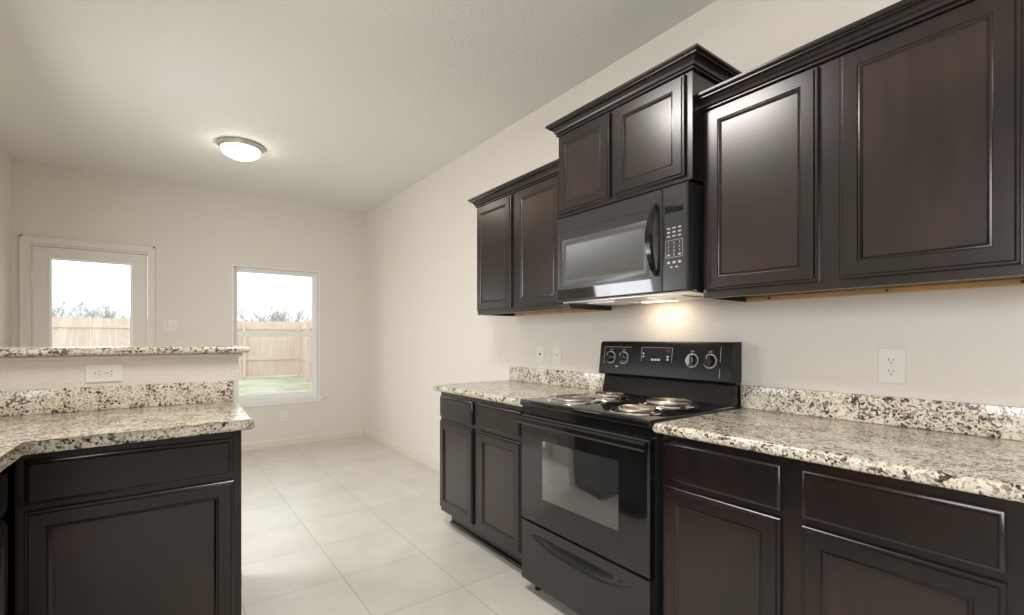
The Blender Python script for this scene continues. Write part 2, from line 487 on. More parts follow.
# ------------------------------------------------------------------ window_1: single-hung
r = thing('window_1', 'white single-hung window looking on the fenced back yard', 'window', (-1.015, B, WZ0), kind='structure')
bm = bmesh.new()
def bar(bm, a, b2, c, d, n0, n1): prism(bm, P, [(a, c), (b2, c), (b2, d), (a, d)], n0, n1)
def frame_ring(bm, a, b2, c, d, w, n0, n1):
    bar(bm, a, a + w, c, d, n0, n1); bar(bm, b2 - w, b2, c, d, n0, n1); bar(bm, a + w, b2 - w, c, c + w, n0, n1); bar(bm, a + w, b2 - w, d - w, d, n0, n1)
e = 0.001
frame_ring(bm, WX0 + e, WX1 - e, WZ0 + e, WZ1 - e, 0.020, -0.125, -0.055)
obj('window_frame', bm, 'vinyl', r)
MZ = 1.262
bm = bmesh.new(); frame_ring(bm, WX0 + .021, WX1 - .021, MZ - .012, WZ1 - .021, 0.026, -0.118, -0.095)
up_s = obj('upper_sash', bm, 'vinyl', r)
bm = bmesh.new(); bar(bm, WX0 + .047, WX1 - .047, MZ + .014, WZ1 - .047, -.108, -.104); obj('glass_pane', bm, 'glass', up_s, smooth=False)
bm = bmesh.new(); frame_ring(bm, WX0 + .021, WX1 - .021, WZ0 + .021, MZ + .022, 0.036, -0.092, -0.062)
bar(bm, WX0 + .021, WX1 - .021, MZ - .030, MZ + .026, -0.062, -0.050)
lo_s = obj('lower_sash', bm, 'vinyl', r)
bm = bmesh.new(); bar(bm, WX0 + .057, WX1 - .057, WZ0 + .057, MZ - .014, -.080, -.076); obj('glass_pane', bm, 'glass', lo_s, smooth=False)
bm = bmesh.new()
bar(bm, WX0 - .045, WX1 + .045, WZ0 - .022, WZ0 - .001, 0.001, 0.040)
bar(bm, WX0 + .001, WX1 - .001, WZ0 + .0005, WZ0 + .006, -0.056, 0.040)
bar(bm, WX0 - .03, WX1 + .03, WZ0 - .062, WZ0 - .022, 0.001, 0.013)
obj('window_sill', bm, 'vinyl', r)
bm = bmesh.new()
for a in ((WX0 - .012, WX0, WZ0, WZ1 + .012), (WX1, WX1 + .012, WZ0, WZ1 + .012), (WX0, WX1, WZ1, WZ1 + .012)):
    bar(bm, a[0], a[1], a[2], a[3], 0.0008, 0.004)
obj('window_trim', bm, 'vinyl', r)

# ------------------------------------------------------------------ cabinets
DOOR = [(0, 0), (0, .011), (.0025, .0135), (.0075, .0135), (.011, .019), (.048, .019), (.0505, .0155), (.0545, .0165), (.0585, .013), (.062, .009)]
DRAWER = [(0, 0), (0, .010), (.003, .0125), (.009, .0135), (.0125, .019)]


def panel_door(P, u0, u1, v0, v1, parent, label=None):
    bm = bmesh.new(); rings(bm, P, u0, u1, v0, v1, DOOR, cap=False)
    d = obj('door', bm, 'wood', parent)
    bm = bmesh.new(); i = DOOR[-1][0] - .001
    prism(bm, P, [(u0 + i, v0 + i), (u1 - i, v0 + i), (u1 - i, v1 - i), (u0 + i, v1 - i)], 0.003, 0.0092)
    obj('recessed_panel', bm, 'wood_panel', d, smooth=False)
    if label: d['label'] = label
    return d


def drawer_front(P, u0, u1, v0, v1, parent):
    bm = bmesh.new(); rings(bm, P, u0, u1, v0, v1, DRAWER); return obj('drawer', bm, 'wood', parent)


def face_frame(P, u0, u1, v0, v1, stiles, rails, parent, t=0.019):
    """stiles: (u0,u1) ranges; rails: (v0,v1) ranges."""
    bm = bmesh.new()
    for a, b2 in stiles: prism(bm, P, [(a, v0), (b2, v0), (b2, v1), (a, v1)], -t, 0)
    st = sorted(stiles)
    for c, d in rails:
        for (a, b2), (a2, b3) in zip(st, st[1:]):
            prism(bm, P, [(b2, c), (a2, c), (a2, d), (b2, d)], -t, -0.0002)
    return obj('face_frame', bm, 'wood', parent)


FX = -0.610          # base face frame plane


def base_cabinet(label, y0, y1, cols, group=None):
    """y0<y1; cols are (ylow, yhigh) of each drawer-over-door column."""
    r = thing('base_cabinet', label, 'cabinet', (FX / 2, (y0 + y1) / 2, 0), group)
    P = face_right(FX)
    obj('carcass', mesh_box(FX + .0192, WX - .002, y0, y1, .105, .874), 'wood', r, smooth=False)
    cs = sorted([(-b2, -a) for a, b2 in cols])
    st = [(-y1, cs[0][0] + .012)] + [(c0[1] - .012, c1[0] + .012) for c0, c1 in zip(cs, cs[1:])] + [(cs[-1][1] - .012, -y0)]
    face_frame(P, -y1, -y0, .105, .874, st, [(.105, .145), (.685, .722), (.835, .874)], r)
    for a, b2 in cs:
        drawer_front(P, a, b2, .712, .846, r)
        panel_door(P, a, b2, .134, .690, r)
    bm = bmesh.new(); box(bm, FX + .075, FX + .088, y0 + .003, y1 - .003, 0.001, .104)
    k = obj('toe_kick', bm, 'wood', r, smooth=False)
    bm = bmesh.new(); box(bm, FX + .060, FX + .0745, y0 + .003, y1 - .003, 0.001, .019, bev=.004); obj('shoe_moulding', bm, 'wood', k)
    return r


base_cabinet('dark espresso base cabinet between the range and the far wall, two narrow doors', 1.817, 2.735, [(1.875, 2.270), (2.333, 2.728)])
base_cabinet('dark espresso base cabinet right of the range, nearest the camera', 0.130, 1.049, [(0.183, 0.582), (0.640, 1.038)])

# uppers
UX = -0.345


def upper_cabinet(label, y0, y1, z0, z1, fx, cols, dz0, dz1, rail=True):
    r = thing('upper_cabinet', label, 'cabinet', (fx / 2, (y0 + y1) / 2, z0))
    P = face_right(fx)
    bm = bmesh.new(); box(bm, fx + .0192, WX - .002, y0, y1, z0 + .018, z1)
    for a in (y0, y1 - .012): box(bm, fx + .0192, WX - .002, a, a + .012, z0, z0 + .018)
    obj('carcass', bm, 'wood', r, smooth=False)
    cs = sorted([(-b2, -a) for a, b2 in cols])
    st = [(-y1, cs[0][0] + .012)] + [(c0[1] - .012, c1[0] + .012) for c0, c1 in zip(cs, cs[1:])] + [(cs[-1][1] - .012, -y0)]
    face_frame(P, -y1, -y0, z0, z1, st, [(z0, dz0 + .012), (dz1 - .012, z1)], r)
    for a, b2 in cs: panel_door(P, a, b2, dz0, dz1, r)
    if rail:
        bm = bmesh.new(); box(bm, WX - .022, WX - .0025, y0 + .0125, y1 - .0125, z0, z0 + .0175)
        k = obj('hanging_rail', bm, 'raw', r, smooth=False, label='pale raw wood rail under the cabinet')
        for i in range(3):
            y = y0 + (y1 - y0) * (0.1, 0.45, 0.88)[i]
            bm = bmesh.new(); PS = lambda u, v, n: Vector((WX - .022 - n, y + u, z0 + .009 + v))
            lathe(bm, PS, [(.0045, .0), (.0045, .0012), (0, .0016)], 12, cap0=True); obj('screw', bm, 'slot', k)
    return r


CROWN = [(0.0005, 0.0), (0.009, 0.0), (0.0115, 0.003), (0.0115, 0.006), (0.009, 0.009), (0.0115, 0.011), (0.016, 0.013), (0.017, 0.018),
         (0.021, 0.026), (0.028, 0.033), (0.037, 0.038), (0.040, 0.039), (0.040, 0.043), (0.047, 0.046), (0.051, 0.050), (0.051, 0.058), (0.0005, 0.058)]


def crown(r, path, outs, z):
    bm = bmesh.new(); sweep(bm, path, [(o, z + h) for o, h in CROWN], outs)
    obj('crown_moulding', bm, 'wood', r)


ra = upper_cabinet('large dark upper cabinet right of the microwave, two wide doors', 0.130, 1.049, 1.372, 2.150, UX, [(0.190, 0.580), (0.641, 1.031)], 1.400, 2.098)
crown(ra, [(UX, 1.049), (UX, 0.130)], [(-1, 0), (-1, 0)], 2.106)
rb = upper_cabinet('dark upper cabinet left of the microwave, two narrow doors', 1.814, 2.712, 1.372, 2.135, UX, [(1.870, 2.264), (2.318, 2.702)], 1.400, 2.092)
crown(rb, [(UX, 1.814), (UX, 2.712), (WX - 0.002, 2.712)], [(-1, 0), (-1, 1), (0, 1)], 2.098)
MX = -0.420
rc = upper_cabinet('short dark cabinet mounted higher than its neighbours, above the microwave', 1.051, 1.812, 1.832, 2.290, MX, [(1.078, 1.430), (1.462, 1.803)], 1.850, 2.243, rail=False)
crown(rc, [(WX - 0.002, 1.051), (MX, 1.051), (MX, 1.812), (WX - 0.002, 1.812)], [(0, -1), (-1, -1), (-1, 1), (0, 1)], 2.252)

# ------------------------------------------------------------------ countertops on the range wall
def counter(label, y0, y1):
    r = thing('countertop', label, 'countertop', (-.33, (y0 + y1) / 2, .876))
    obj('slab', slab([(-.655, y0), (WX - .003, y0), (WX - .003, y1), (-.655, y1)], .876, .914), 'granite', r)
    bm = bmesh.new(); box(bm, WX - .0225, WX - .003, y0 + .002, y1 - .002, .9145, 1.012, bev=.002); obj('backsplash', bm, 'granite', r)
    return r


counter('speckled cream granite countertop right of the range, under the wall outlet', 0.118, 1.0585)
counter('speckled cream granite countertop left of the range with a free end', 1.8165, 2.765)

# ------------------------------------------------------------------ electric range
Y0, Y1 = 1.0600, 1.8150
r = thing('electric_range', 'black freestanding electric range with four coil burners', 'range', (-.34, (Y0 + Y1) / 2, 0))
bm = bmesh.new(); box(bm, -.629, -.03, Y0 + .002, Y1 - .002, .045, .892)
obj('body', bm, 'black_satin', r, smooth=False)
for x in (-.60, -.08):
    for y in (Y0 + .05, Y1 - .05):
        bm = bmesh.new(); PS = lambda u, v, n: Vector((x + u, y + v, n)); lathe(bm, PS, [(.016, .0008), (.016, .01), (.008, .014), (.008, .044)], 14, cap0=True, cap1=True)
        obj('foot', bm, 'black_matte', r)
bm = bmesh.new()
box(bm, -.674, -.030, Y0, Y1, .893, .922, bev=.006, seg=3)
cook = obj('cooktop', bm, 'black', r)
bm = bmesh.new(); box(bm, -.660, -.630, Y0 + .004, Y1 - .004, .858, .892); obj('front_trim', bm, 'black', r, smooth=False)
PX = face_right(-.630)
bm = bmesh.new(); rings(bm, PX, -Y1 + .004, -Y0 - .004, .352, .850, [(0, 0), (0, .034), (.006, .040)])
od = obj('oven_door', bm, 'oven_glass', r)
bm = bmesh.new(); rings(bm, PX, -1.650, -1.203, .481, .747, [(0, .0402), (.002, .0410)]); obj('oven_window', bm, 'oven_window', od)
bm = bmesh.new()
pr = [(.048, .806), (.068, .812), (.074, .822), (.073, .838), (.064, .846), (.048, .846)]
va = [[bm.verts.new(PX(u, v, n)) for n, v in pr] for u in (-Y1 + .001, -Y0 - .001)]
for i in range(6): bm.faces.new((va[0][i], va[0][(i + 1) % 6], va[1][(i + 1) % 6], va[1][i]))
bm.faces.new(va[0][::-1]); bm.faces.new(va[1])
for a in (-Y1 + .03, -Y0 - .06): prism(bm, PX, [(a, .815), (a + .03, .815), (a + .03, .838), (a, .838)], .040, .049)
obj('handle', bm, 'black', od)
# storage drawer with a bowed finger pull
bm = bmesh.new()
u0, u1, v0, v1 = -Y1 + .004, -Y0 - .004, .062, .343
NU, NV = 64, 40
grid = []
for i in range(NU + 1):
    row = []
    for j in range(NV + 1):
        u = u0 + (u1 - u0) * i / NU; v = v0 + (v1 - v0) * j / NV
        s = (u - (u0 + .075)) / ((u1 - .075) - (u0 + .075)); dep = 0.0
        if 0 < s < 1:
            vt = .298 ; vb = .298 - .052 * (1 - abs(2 * s - 1) ** 3) 
            if vb < v <= vt:
                q = (v - vb) / max(vt - vb, 1e-4); dep = .024 * q ** 0.8 * min(1, (vt - vb) / .03)
        row.append(bm.verts.new(PX(u, v, .034 - dep)))
    grid.append(row)
for i in range(NU):
    for j in range(NV): bm.faces.new((grid[i][j], grid[i + 1][j], grid[i + 1][j + 1], grid[i][j + 1]))
rim = [grid[i][0] for i in range(NU + 1)] + [grid[NU][j] for j in range(1, NV + 1)] + [grid[i][NV] for i in range(NU - 1, -1, -1)] + [grid[0][j] for j in range(NV - 1, 0, -1)]
bk = [bm.verts.new(Vector((-.6305, v.co.y, v.co.z))) for v in rim]
for i in range(len(rim)): j = (i + 1) % len(rim); bm.faces.new((rim[i], rim[j], bk[j], bk[i]))
obj('storage_drawer', bm, 'black_satin', r)
# backguard
bm = bmesh.new()
def prof_ext(bm, prof, y0, y1):
    a = [bm.verts.new((x, y0, z)) for x, z in prof]; b2 = [bm.verts.new((x, y1, z)) for x, z in prof]
    bm.faces.new(a[::-1]); bm.faces.new(b2)
    for i in range(len(prof)): j = (i + 1) % len(prof); bm.faces.new((a[i], a[j], b2[j], b2[i]))
prof_ext(bm, [(-.034, .9225), (-.100, .9225), (-.095, .940), (-.075, 1.022), (-.034, 1.022)], Y0 + .004, Y1 - .004)
obj('backguard_riser', bm, 'black', r)
bm = bmesh.new()
prof_ext(bm, [(-.032, 1.0225), (-.118, 1.0225), (-.124, 1.028), (-.104, 1.186), (-.096, 1.196), (-.084, 1.199), (-.032, 1.199)], Y0 + .001, Y1 - .001)
bgd = obj('control_panel', bm, 'panel_black', r)
tilt = math.atan2(.020, .158)
def PG(u, v, n):   # u along the panel (to the right = -y), v up the sloping face from its foot
    return Vector((-.124 + v * math.sin(tilt) - n * math.cos(tilt), -u, 1.028 + v * math.cos(tilt) + n * math.sin(tilt)))
for ky in (1.735, 1.648, 1.249, 1.160):
    kz = .086
    bm = bmesh.new()
    PKn = lambda u, v, n: PG(-ky + u, kz + v, n)
    lathe(bm, PKn, [(.0330, .0006), (.0330, .0022), (.0290, .0026)], 32, cap0=True)
    ring_ = obj('dial_ring', bm, 'knob_face', bgd)
    bm = bmesh.new()
    lathe(bm, PKn, [(.0270, .0027), (.0270, .010), (.0235, .013), (.0225, .021), (.0195, .0235), (0, .0235)], 32, cap0=True)
    prism(bm, PKn, rrect(-.0072, .0072, -.0225, .0225, .004), .020, .031)
    kn = obj('knob', bm, 'black', bgd)
    bm = bmesh.new(); prism(bm, PKn, [(-.0013, .008), (.0013, .008), (.0013, .021), (-.0013, .021)], .0311, .0315); obj('pointer', bm, 'mark', kn)
    bm = bmesh.new()
    for k in range(9):
        a = math.radians(60 + k * 30 + 90 - 60); cu, cv = .035 * math.cos(a), .035 * math.sin(a)
    text_mesh(bm, 'OFF', PKn, 0, .0410, .011, .0012); obj('dial_marking', bm, 'mark', bgd, smooth=False)
bm = bmesh.new(); rings(bm, PG, -1.533, -1.355, .072, .142, [(0, .0005), (.002, .002), (.004, .002)]); dp = obj('display', bm, 'display', bgd)
bm = bmesh.new()
for a in ((-1.534, -1.5325, .071, .143), (-1.3555, -1.354, .071, .143), (-1.534, -1.354, .1418, .143)):
    prism(bm, PG, [(a[0], a[2]), (a[1], a[2]), (a[1], a[3]), (a[0], a[3])], .0021, .0026)
for k in range(3): prism(bm, PG, rrect(-1.474 + k * .019, -1.458 + k * .019, .077, .087, .003), .0022, .0028)
for k in range(2): prism(bm, PG, rrect(-1.384, -1.372, .080 + k * .014, .089 + k * .014, .003), .0022, .0028)
for k in range(2): prism(bm, PG, rrect(-1.526, -1.516, .092 + k * .016, .100 + k * .016, .003), .0022, .0028)
obj('touch_buttons', bm, 'mark', dp)
bm = bmesh.new(); text_mesh(bm, '1 2', PG, -1.380, .127, .018, .0024); obj('clock_digits', bm, 'red_digit', dp, smooth=False)
for a in ((-1.782, -1.7805, .05, .142), (-1.782, -1.60, .1412, .1427), (-1.113, -1.1115, .085, .150), (-1.113, -1.1115, .012, .055), (-1.70, -1.682, .036, .041)):
    bm = bmesh.new(); prism(bm, PG, [(a[0], a[2]), (a[1], a[2]), (a[1], a[3]), (a[0], a[3])], .0006, .0011)
    obj('panel_marking', bm, 'mark', bgd)
# burners
for bx_, by_, R in ((-.510, 1.610, .105), (-.270, 1.615, .082), (-.540, 1.225, .082), (-.262, 1.272, .105)):
    bm = bmesh.new(); PB = lambda u, v, n: Vector((bx_ + u, by_ + v, .9222 + n))
    lathe(bm, PB, [(R + .022, .0005), (R + .020, .005), (R + .012, .0065), (R + .004, .004), (R * .6, .0015), (0.02, .001), (0, .001)], 44)
    dpn = obj('drip_pan', bm, 'chrome', r, label='shiny chrome drip pan')
    bm = bmesh.new(); pts = []
    turns = 4 if R > .09 else 3
    steps = turns * 30
    for k in range(steps + 1):
        t_ = k / steps; rad = .022 + (R - .006 - .022) * t_; a = 2 * PI * turns * t_
        pts.append(PB(rad * math.cos(a), rad * math.sin(a), .0135))
    tube(bm, pts, .0058, 8)
    cl = obj('coil', bm, 'coil', dpn)
    bm = bmesh.new()
    for k in range(3):
        a = 2 * PI * k / 3 + .5; tube(bm, [PB(.01 * math.cos(a), .01 * math.sin(a), .0062), PB((R + .004) * math.cos(a), (R + .004) * math.sin(a), .0062)], .0016, 6)
    obj('support_bar', bm, 'chrome', cl)

# ------------------------------------------------------------------ microwave
Z0, Z1 = 1.396, 1.826
r = thing('microwave', 'black over-range microwave with a bowed handle above the range', 'microwave', (-.2, (Y0 + Y1) / 2, Z0))
bm = bmesh.new(); box(bm, -.400, -.023, Y0 + .003, Y1 - .003, Z0 + .012, Z1); obj('body', bm, 'black_matte', r, smooth=False)
bm = bmesh.new(); box(bm, -.392, -.026, Y0 + .005, Y1 - .005, Z0, Z0 + .0115)
under = obj('underside', bm, 'steel', r, smooth=False, label='pale metal underside')
for y in (1.25, 1.62):
    bm = bmesh.new(); box(bm, -.32, -.14, y - .09, y + .09, Z0 - .003, Z0 - .0002)
    for k in range(7): box(bm, -.315 + k * .026, -.305 + k * .026, y - .085, y + .085, Z0 - .005, Z0 - .0032)
    obj('grease_filter', bm, 'steel', under, smooth=False)
bm = bmesh.new(); box(bm, -.132, -.090, 1.34, 1.52, Z0 - .004, Z0 - .0002, bev=.001); obj('lamp_lens', bm, 'hood_lens', under)
PM = face_right(-.4005)
SE = -1.178                                  # seam between door and control panel
bm = bmesh.new(); rings(bm, PM, -Y1 + .002, SE - .001, Z0 + .004, Z1 - .002, [(0, 0), (0, .030), (.006, .036)], cap=False)
# front face of the door, stepped: border, shallow recessed field
uu0, uu1, vv0, vv1 = -Y1 + .008, SE - .007, Z0 + .010, Z1 - .008
def ring_quad(bm, A, B_):
    a = [bm.verts.new(PM(*q)) for q in A]; b2 = [bm.verts.new(PM(*q)) for q in B_]
    for i in range(4): bm.faces.new((a[i], a[(i + 1) % 4], b2[(i + 1) % 4], b2[i]))
def q4(a, b2, c, d, n): return [(a, c, n), (b2, c, n), (b2, d, n), (a, d, n)]
fld = (-Y1 + .018, SE - .004, Z0 + .070, Z1 - .075)
ring_quad(bm, q4(uu0, uu1, vv0, vv1, .036), q4(fld[0], fld[1] - .004, fld[2], fld[3], .036))
ring_quad(bm, q4(fld[0], fld[1] - .004, fld[2], fld[3], .036), q4(fld[0] + .003, fld[1] - .007, fld[2] + .003, fld[3] - .003, .0335))
bm.faces.new([bm.verts.new(PM(*q)) for q in q4(fld[0] + .003, fld[1] - .007, fld[2] + .003, fld[3] - .003, .0335)])
md = obj('door', bm, 'black_satin', r)
wn = (-1.772, -1.240, Z0 + .078, Z1 - .118)
bm = bmesh.new(); rings(bm, PM, wn[0], wn[1], wn[2], wn[3], [(0, .0336), (0, .0342), (.001, .0346), (.030, .0346), (.032, .0340)]); obj('window', bm, 'mw_window', md)
bm = bmesh.new(); prism(bm, PM, [(-Y1 + .012, Z0 + .012), (SE - .012, Z0 + .012), (SE - .012, Z0 + .064), (-Y1 + .012, Z0 + .064)], .0362, .0372)
obj('lower_strip', bm, 'oven_glass', md)
# bowed handle
bm = bmesh.new(); hp = []
for k in range(17):
    t_ = k / 16; a = PI * t_
    hp.append((t_, math.sin(a)))
prev = None
for t_, s in hp:
    z = Z0 + .075 + (.295) * t_; n = .038 + .042 * s ** .7; hw = .009 + .012 * s; th = .010
    uc = -1.206 - .006 * s
    q = [bm.verts.new(PM(uc + du, z, nn)) for du, nn in ((-hw, n - th * .4), (-hw * .6, n + th * .5), (hw * .6, n + th * .5), (hw, n - th * .4), (hw * .6, n - th), (-hw * .6, n - th))]
    if prev:
        for i in range(6): bm.faces.new((prev[i], prev[(i + 1) % 6], q[(i + 1) % 6], q[i]))
    else: bm.faces.new(q[::-1])
    prev = q
bm.faces.new(prev)
obj('handle', bm, 'black', md)
bm = bmesh.new(); rings(bm, PM, SE + .001, -Y0 - .002, Z0 + .004, Z1 - .002, [(0, 0), (0, .030), (.006, .036)])
cp = obj('control_panel', bm, 'black_satin', r)
ku = [-1.146, -1.121, -1.096]
def key_mark(pts=None, ch=None, at_=None):
    bm = bmesh.new()
    if ch: text_mesh(bm, ch, PM, at_[0], at_[1], .0135, .0364)
    else: prism(bm, PM, pts, .0361, .0364)
    obj('key', bm, 'key_mark', cp, smooth=False)
for i in range(3):
    for k in range(3): key_mark(rrect(ku[k] - .007, ku[k] + .007, Z0 + .222 + i * .016, Z0 + .2275 + i * .016, .001, 2))
for i, row in enumerate(('123', '456', '789')):
    for k, ch in enumerate(row): key_mark(ch=ch, at_=(ku[k], Z0 + .197 - i * .0155))
key_mark(ch='0', at_=(ku[1], Z0 + .1505))
for k in (0, 2): key_mark(rrect(ku[k] - .006, ku[k] + .006, Z0 + .147, Z0 + .154, .003))
for k in range(3): key_mark(rrect(ku[k] - .007, ku[k] + .007, Z0 + .116, Z0 + .125, .004))
for k in range(2): key_mark(rrect(ku[k] + .006, ku[k] + .018, Z0 + .099, Z0 + .104, .002))
bm = bmesh.new(); rings(bm, PM, -1.160, -1.082, Z0 + .140, Z0 + .209, [(0, .0361), (0, .0364), (.0012, .0364), (.0012, .0361)], cap=False, back=False); obj('keypad_border', bm, 'knob_face', cp, smooth=False)
bm = bmesh.new(); rings(bm, PM, -1.163, -1.079, Z0 + .318, Z0 + .348, [(0, .0361), (.001, .0366)]); obj('display', bm, 'display', cp)

# ------------------------------------------------------------------ peninsula
PYF = 2.020          # peninsula face frame plane
KX = -1.765          # free end of the half wall
bm = bmesh.new(); box(bm, L + .001, KX, 2.640, 2.760, 0.0, 1.142)
struct('wall_half', bm, 'wall', 'low beige half wall carrying the raised bar top', 'wall')
bm = bmesh.new(); box(bm, L + .002, KX + .016, 2.624, 2.776, 1.126, 1.1425, bev=.004)
struct('trim_1', bm, 'wall', 'thin trim strip under the bar top', 'trim')
bm = bmesh.new()
sweep(bm, [(KX, 2.640), (KX, 2.760), (L + .02, 2.760)], base_prof(), [(1, 0), (1, 1), (0, 1)])
struct('baseboard_peninsula', bm, 'base_trim', 'baseboard round the end of the half wall', 'baseboard')

r = thing('base_cabinet', 'dark espresso base cabinet under the peninsula, single drawer over a wide door', 'cabinet', (-2.13, 2.32, 0))
PP = face_back(PYF)
obj('carcass', mesh_box(-2.418, -1.826, PYF + .0192, 2.638, .105, .874), 'wood', r, smooth=False)
face_frame(PP, -2.418, -1.826, .105, .874, [(-2.418, -2.385), (-1.866, -1.826)], [(.105, .145), (.685, .722), (.835, .874)], r)
drawer_front(PP, -2.397, -1.856, .712, .846, r)
panel_door(PP, -2.397, -1.852, .134, .692, r)
bm = bmesh.new(); box(bm, -2.418, -1.829, PYF + .075, PYF + .088, .001, .104); obj('toe_kick', bm, 'wood', r, smooth=False)

LX = -2.440          # left run face frame plane
r = thing('base_cabinet', 'dark base cabinet cut by the left edge of the photo, square to the peninsula', 'cabinet', (-2.75, 1.4, 0))
PL = face_left(LX)
obj('carcass', mesh_box(L + .003, LX - .0192, 0.80, 2.636, .105, .874), 'wood', r, smooth=False)
face_frame(PL, 0.80, 2.0185, .105, .874, [(.80, .85), (1.40, 1.44), (1.955, 2.0185)], [(.105, .145), (.685, .722), (.835, .874)], r)
for a, b2 in ((.84, 1.41), (1.43, 1.965)):
    drawer_front(PL, a, b2, .712, .846, r); panel_door(PL, a, b2, .134, .690, r)
bm = bmesh.new(); box(bm, LX - .088, LX - .075, .80, 2.09, .001, .104); obj('toe_kick', bm, 'wood', r, smooth=False)

r = thing('countertop', 'speckled granite peninsula countertop turning the corner at the left', 'countertop', (-2.4, 2.3, .876))
obj('slab', slab([(-1.786, 1.980), (-1.766, 2.638), (L + .004, 2.638), (L + .004, .79), (-2.405, .79), (-2.405, 1.962)], .876, .914), 'granite', r)
bm = bmesh.new(); box(bm, L + .03, -1.790, 2.6195, 2.6385, .9145, 1.012, bev=.002); obj('backsplash', bm, 'granite', r)
o = obj('bar_top', slab([(L + .004, 2.594), (-1.722, 2.594), (-1.722, 3.02), (L + .004, 3.02)], 1.1435, 1.176, .0135), 'granite', None, origin=(-2.4, 2.8, 1.1435))
tag(o, 'raised speckled granite bar top along the half wall', 'bar top')


# ------------------------------------------------------------------ outlets and switches
def plate_shape(bm, P, w, h, t=.005):
    o_ = rrect(-w / 2, w / 2, -h / 2, h / 2, .004, 3); i_ = rrect(-w / 2 + .003, w / 2 - .003, -h / 2 + .003, h / 2 - .003, .003, 3)
    a = [bm.verts.new(P(u, v, .0006)) for u, v in o_]; b2 = [bm.verts.new(P(u, v, t * .5)) for u, v in o_]; c_ = [bm.verts.new(P(u, v, t)) for u, v in i_]
    n = len(o_)
    for A, B_ in ((a, b2), (b2, c_)):
        for k in range(n): bm.faces.new((A[k], A[(k + 1) % n], B_[(k + 1) % n], B_[k]))
    bm.faces.new(c_); bm.faces.new(a[::-1])


def outlet(label, P, w=.079, h=.123, rot=False, name='wall_outlet', cat='outlet'):
    Q = (lambda u, v, n: P(v, -u, n)) if rot else P
    r = thing(name, label, cat, P(0, 0, 0))
    bm = bmesh.new(); plate_shape(bm, Q, w, h); pl = obj('cover_plate', bm, 'plastic', r)
    for s in (1, -1):
        bm = bmesh.new(); cv = s * .0195
        prism(bm, Q, [(max(-.0145, min(.0145, u)), v) for u, v in circ(0, cv, .0172, 28)], .0051, .0072)
        f = obj('receptacle', bm, 'plastic', r)
        bm = bmesh.new()
        for du, hh in ((-.0063, .0085), (.0063, .0068)): prism(bm, Q, [(du - .0011, cv + .0035 - hh / 2), (du + .0011, cv + .0035 - hh / 2), (du + .0011, cv + .0035 + hh / 2), (du - .0011, cv + .0035 + hh / 2)], .0073, .0075)
        prism(bm, Q, circ(0, cv - .0085, .0026, 12), .0073, .0075); obj('slot', bm, 'slot', f)
    bm = bmesh.new(); prism(bm, Q, circ(0, 0, .003, 12), .0051, .0060); obj('screw', bm, 'steel', r)
    return r


def at(P, cu, cv): return lambda u, v, n: P(cu + u, cv + v, n)


PR = face_right(WX)
outlet('white duplex outlet on the wall above the right countertop', at(PR, -.536, 1.118))
outlet('white duplex outlet laid sideways on the half wall under the bar top', at(face_back(2.640), -2.2605, 1.068), rot=True)
outlet('small white outlet low on the far wall under the window', at(face_back(B), -.955, .332))

r = thing('wall_plate', 'white cover plate with one round hole, left of the pair by the range', 'wall plate', (WX, 2.439, 1.106))
Q = at(PR, -2.439, 1.106)
bm = bmesh.new(); plate_shape(bm, Q, .079, .122); obj('cover_plate', bm, 'plastic', r)
bm = bmesh.new(); lathe(bm, lambda u, v, n: Q(u, v + .003, n), [(.0075, .0051), (.0075, .0075), (.005, .008), (.0035, .0055), (0, .0055)], 20); obj('jack', bm, 'slot', r)
for v in (-.042, .042):
    bm = bmesh.new(); prism(bm, Q, circ(0, v, .0028, 12), .0051, .006); obj('screw', bm, 'steel', r)


def switch_plate(label, P, gangs):
    r = thing('light_switch', label, 'switch', P(0, 0, 0))
    w = .079 + (gangs - 1) * .047
    bm = bmesh.new(); plate_shape(bm, P, w, .122); obj('cover_plate', bm, 'plastic', r)
    for g in range(gangs):
        cu = (g - (gangs - 1) / 2) * .047
        bm = bmesh.new(); prism(bm, P, [(cu - .0075, -.015), (cu + .0075, -.015), (cu + .0075, .015), (cu - .0075, .015)], .0051, .0062); c_ = obj('toggle_collar', bm, 'trim', r, smooth=False)
        bm = bmesh.new()
        a = [bm.verts.new(P(cu + du, dv, .0063)) for du, dv in ((-.0045, -.005), (.0045, -.005), (.0045, .007), (-.0045, .007))]
        b2 = [bm.verts.new(P(cu + du, dv, .016)) for du, dv in ((-.0035, .004), (.0035, .004), (.0035, .011), (-.0035, .011))]
        bm.faces.new(a[::-1]); bm.faces.new(b2)
        for k in range(4): bm.faces.new((a[k], a[(k + 1) % 4], b2[(k + 1) % 4], b2[k]))
        obj('toggle', bm, 'plastic', c_)
        for v in (-.03, .03):
            bm = bmesh.new(); prism(bm, P, circ(cu, v, .0028, 12), .0051, .006); obj('screw', bm, 'steel', r)
    return r


switch_plate('white single switch, right of the pair of plates by the range', at(PR, -2.269, 1.104), 1)
switch_plate('white double switch on the far wall between door and window', at(face_back(B), -2.000, 1.343), 2)

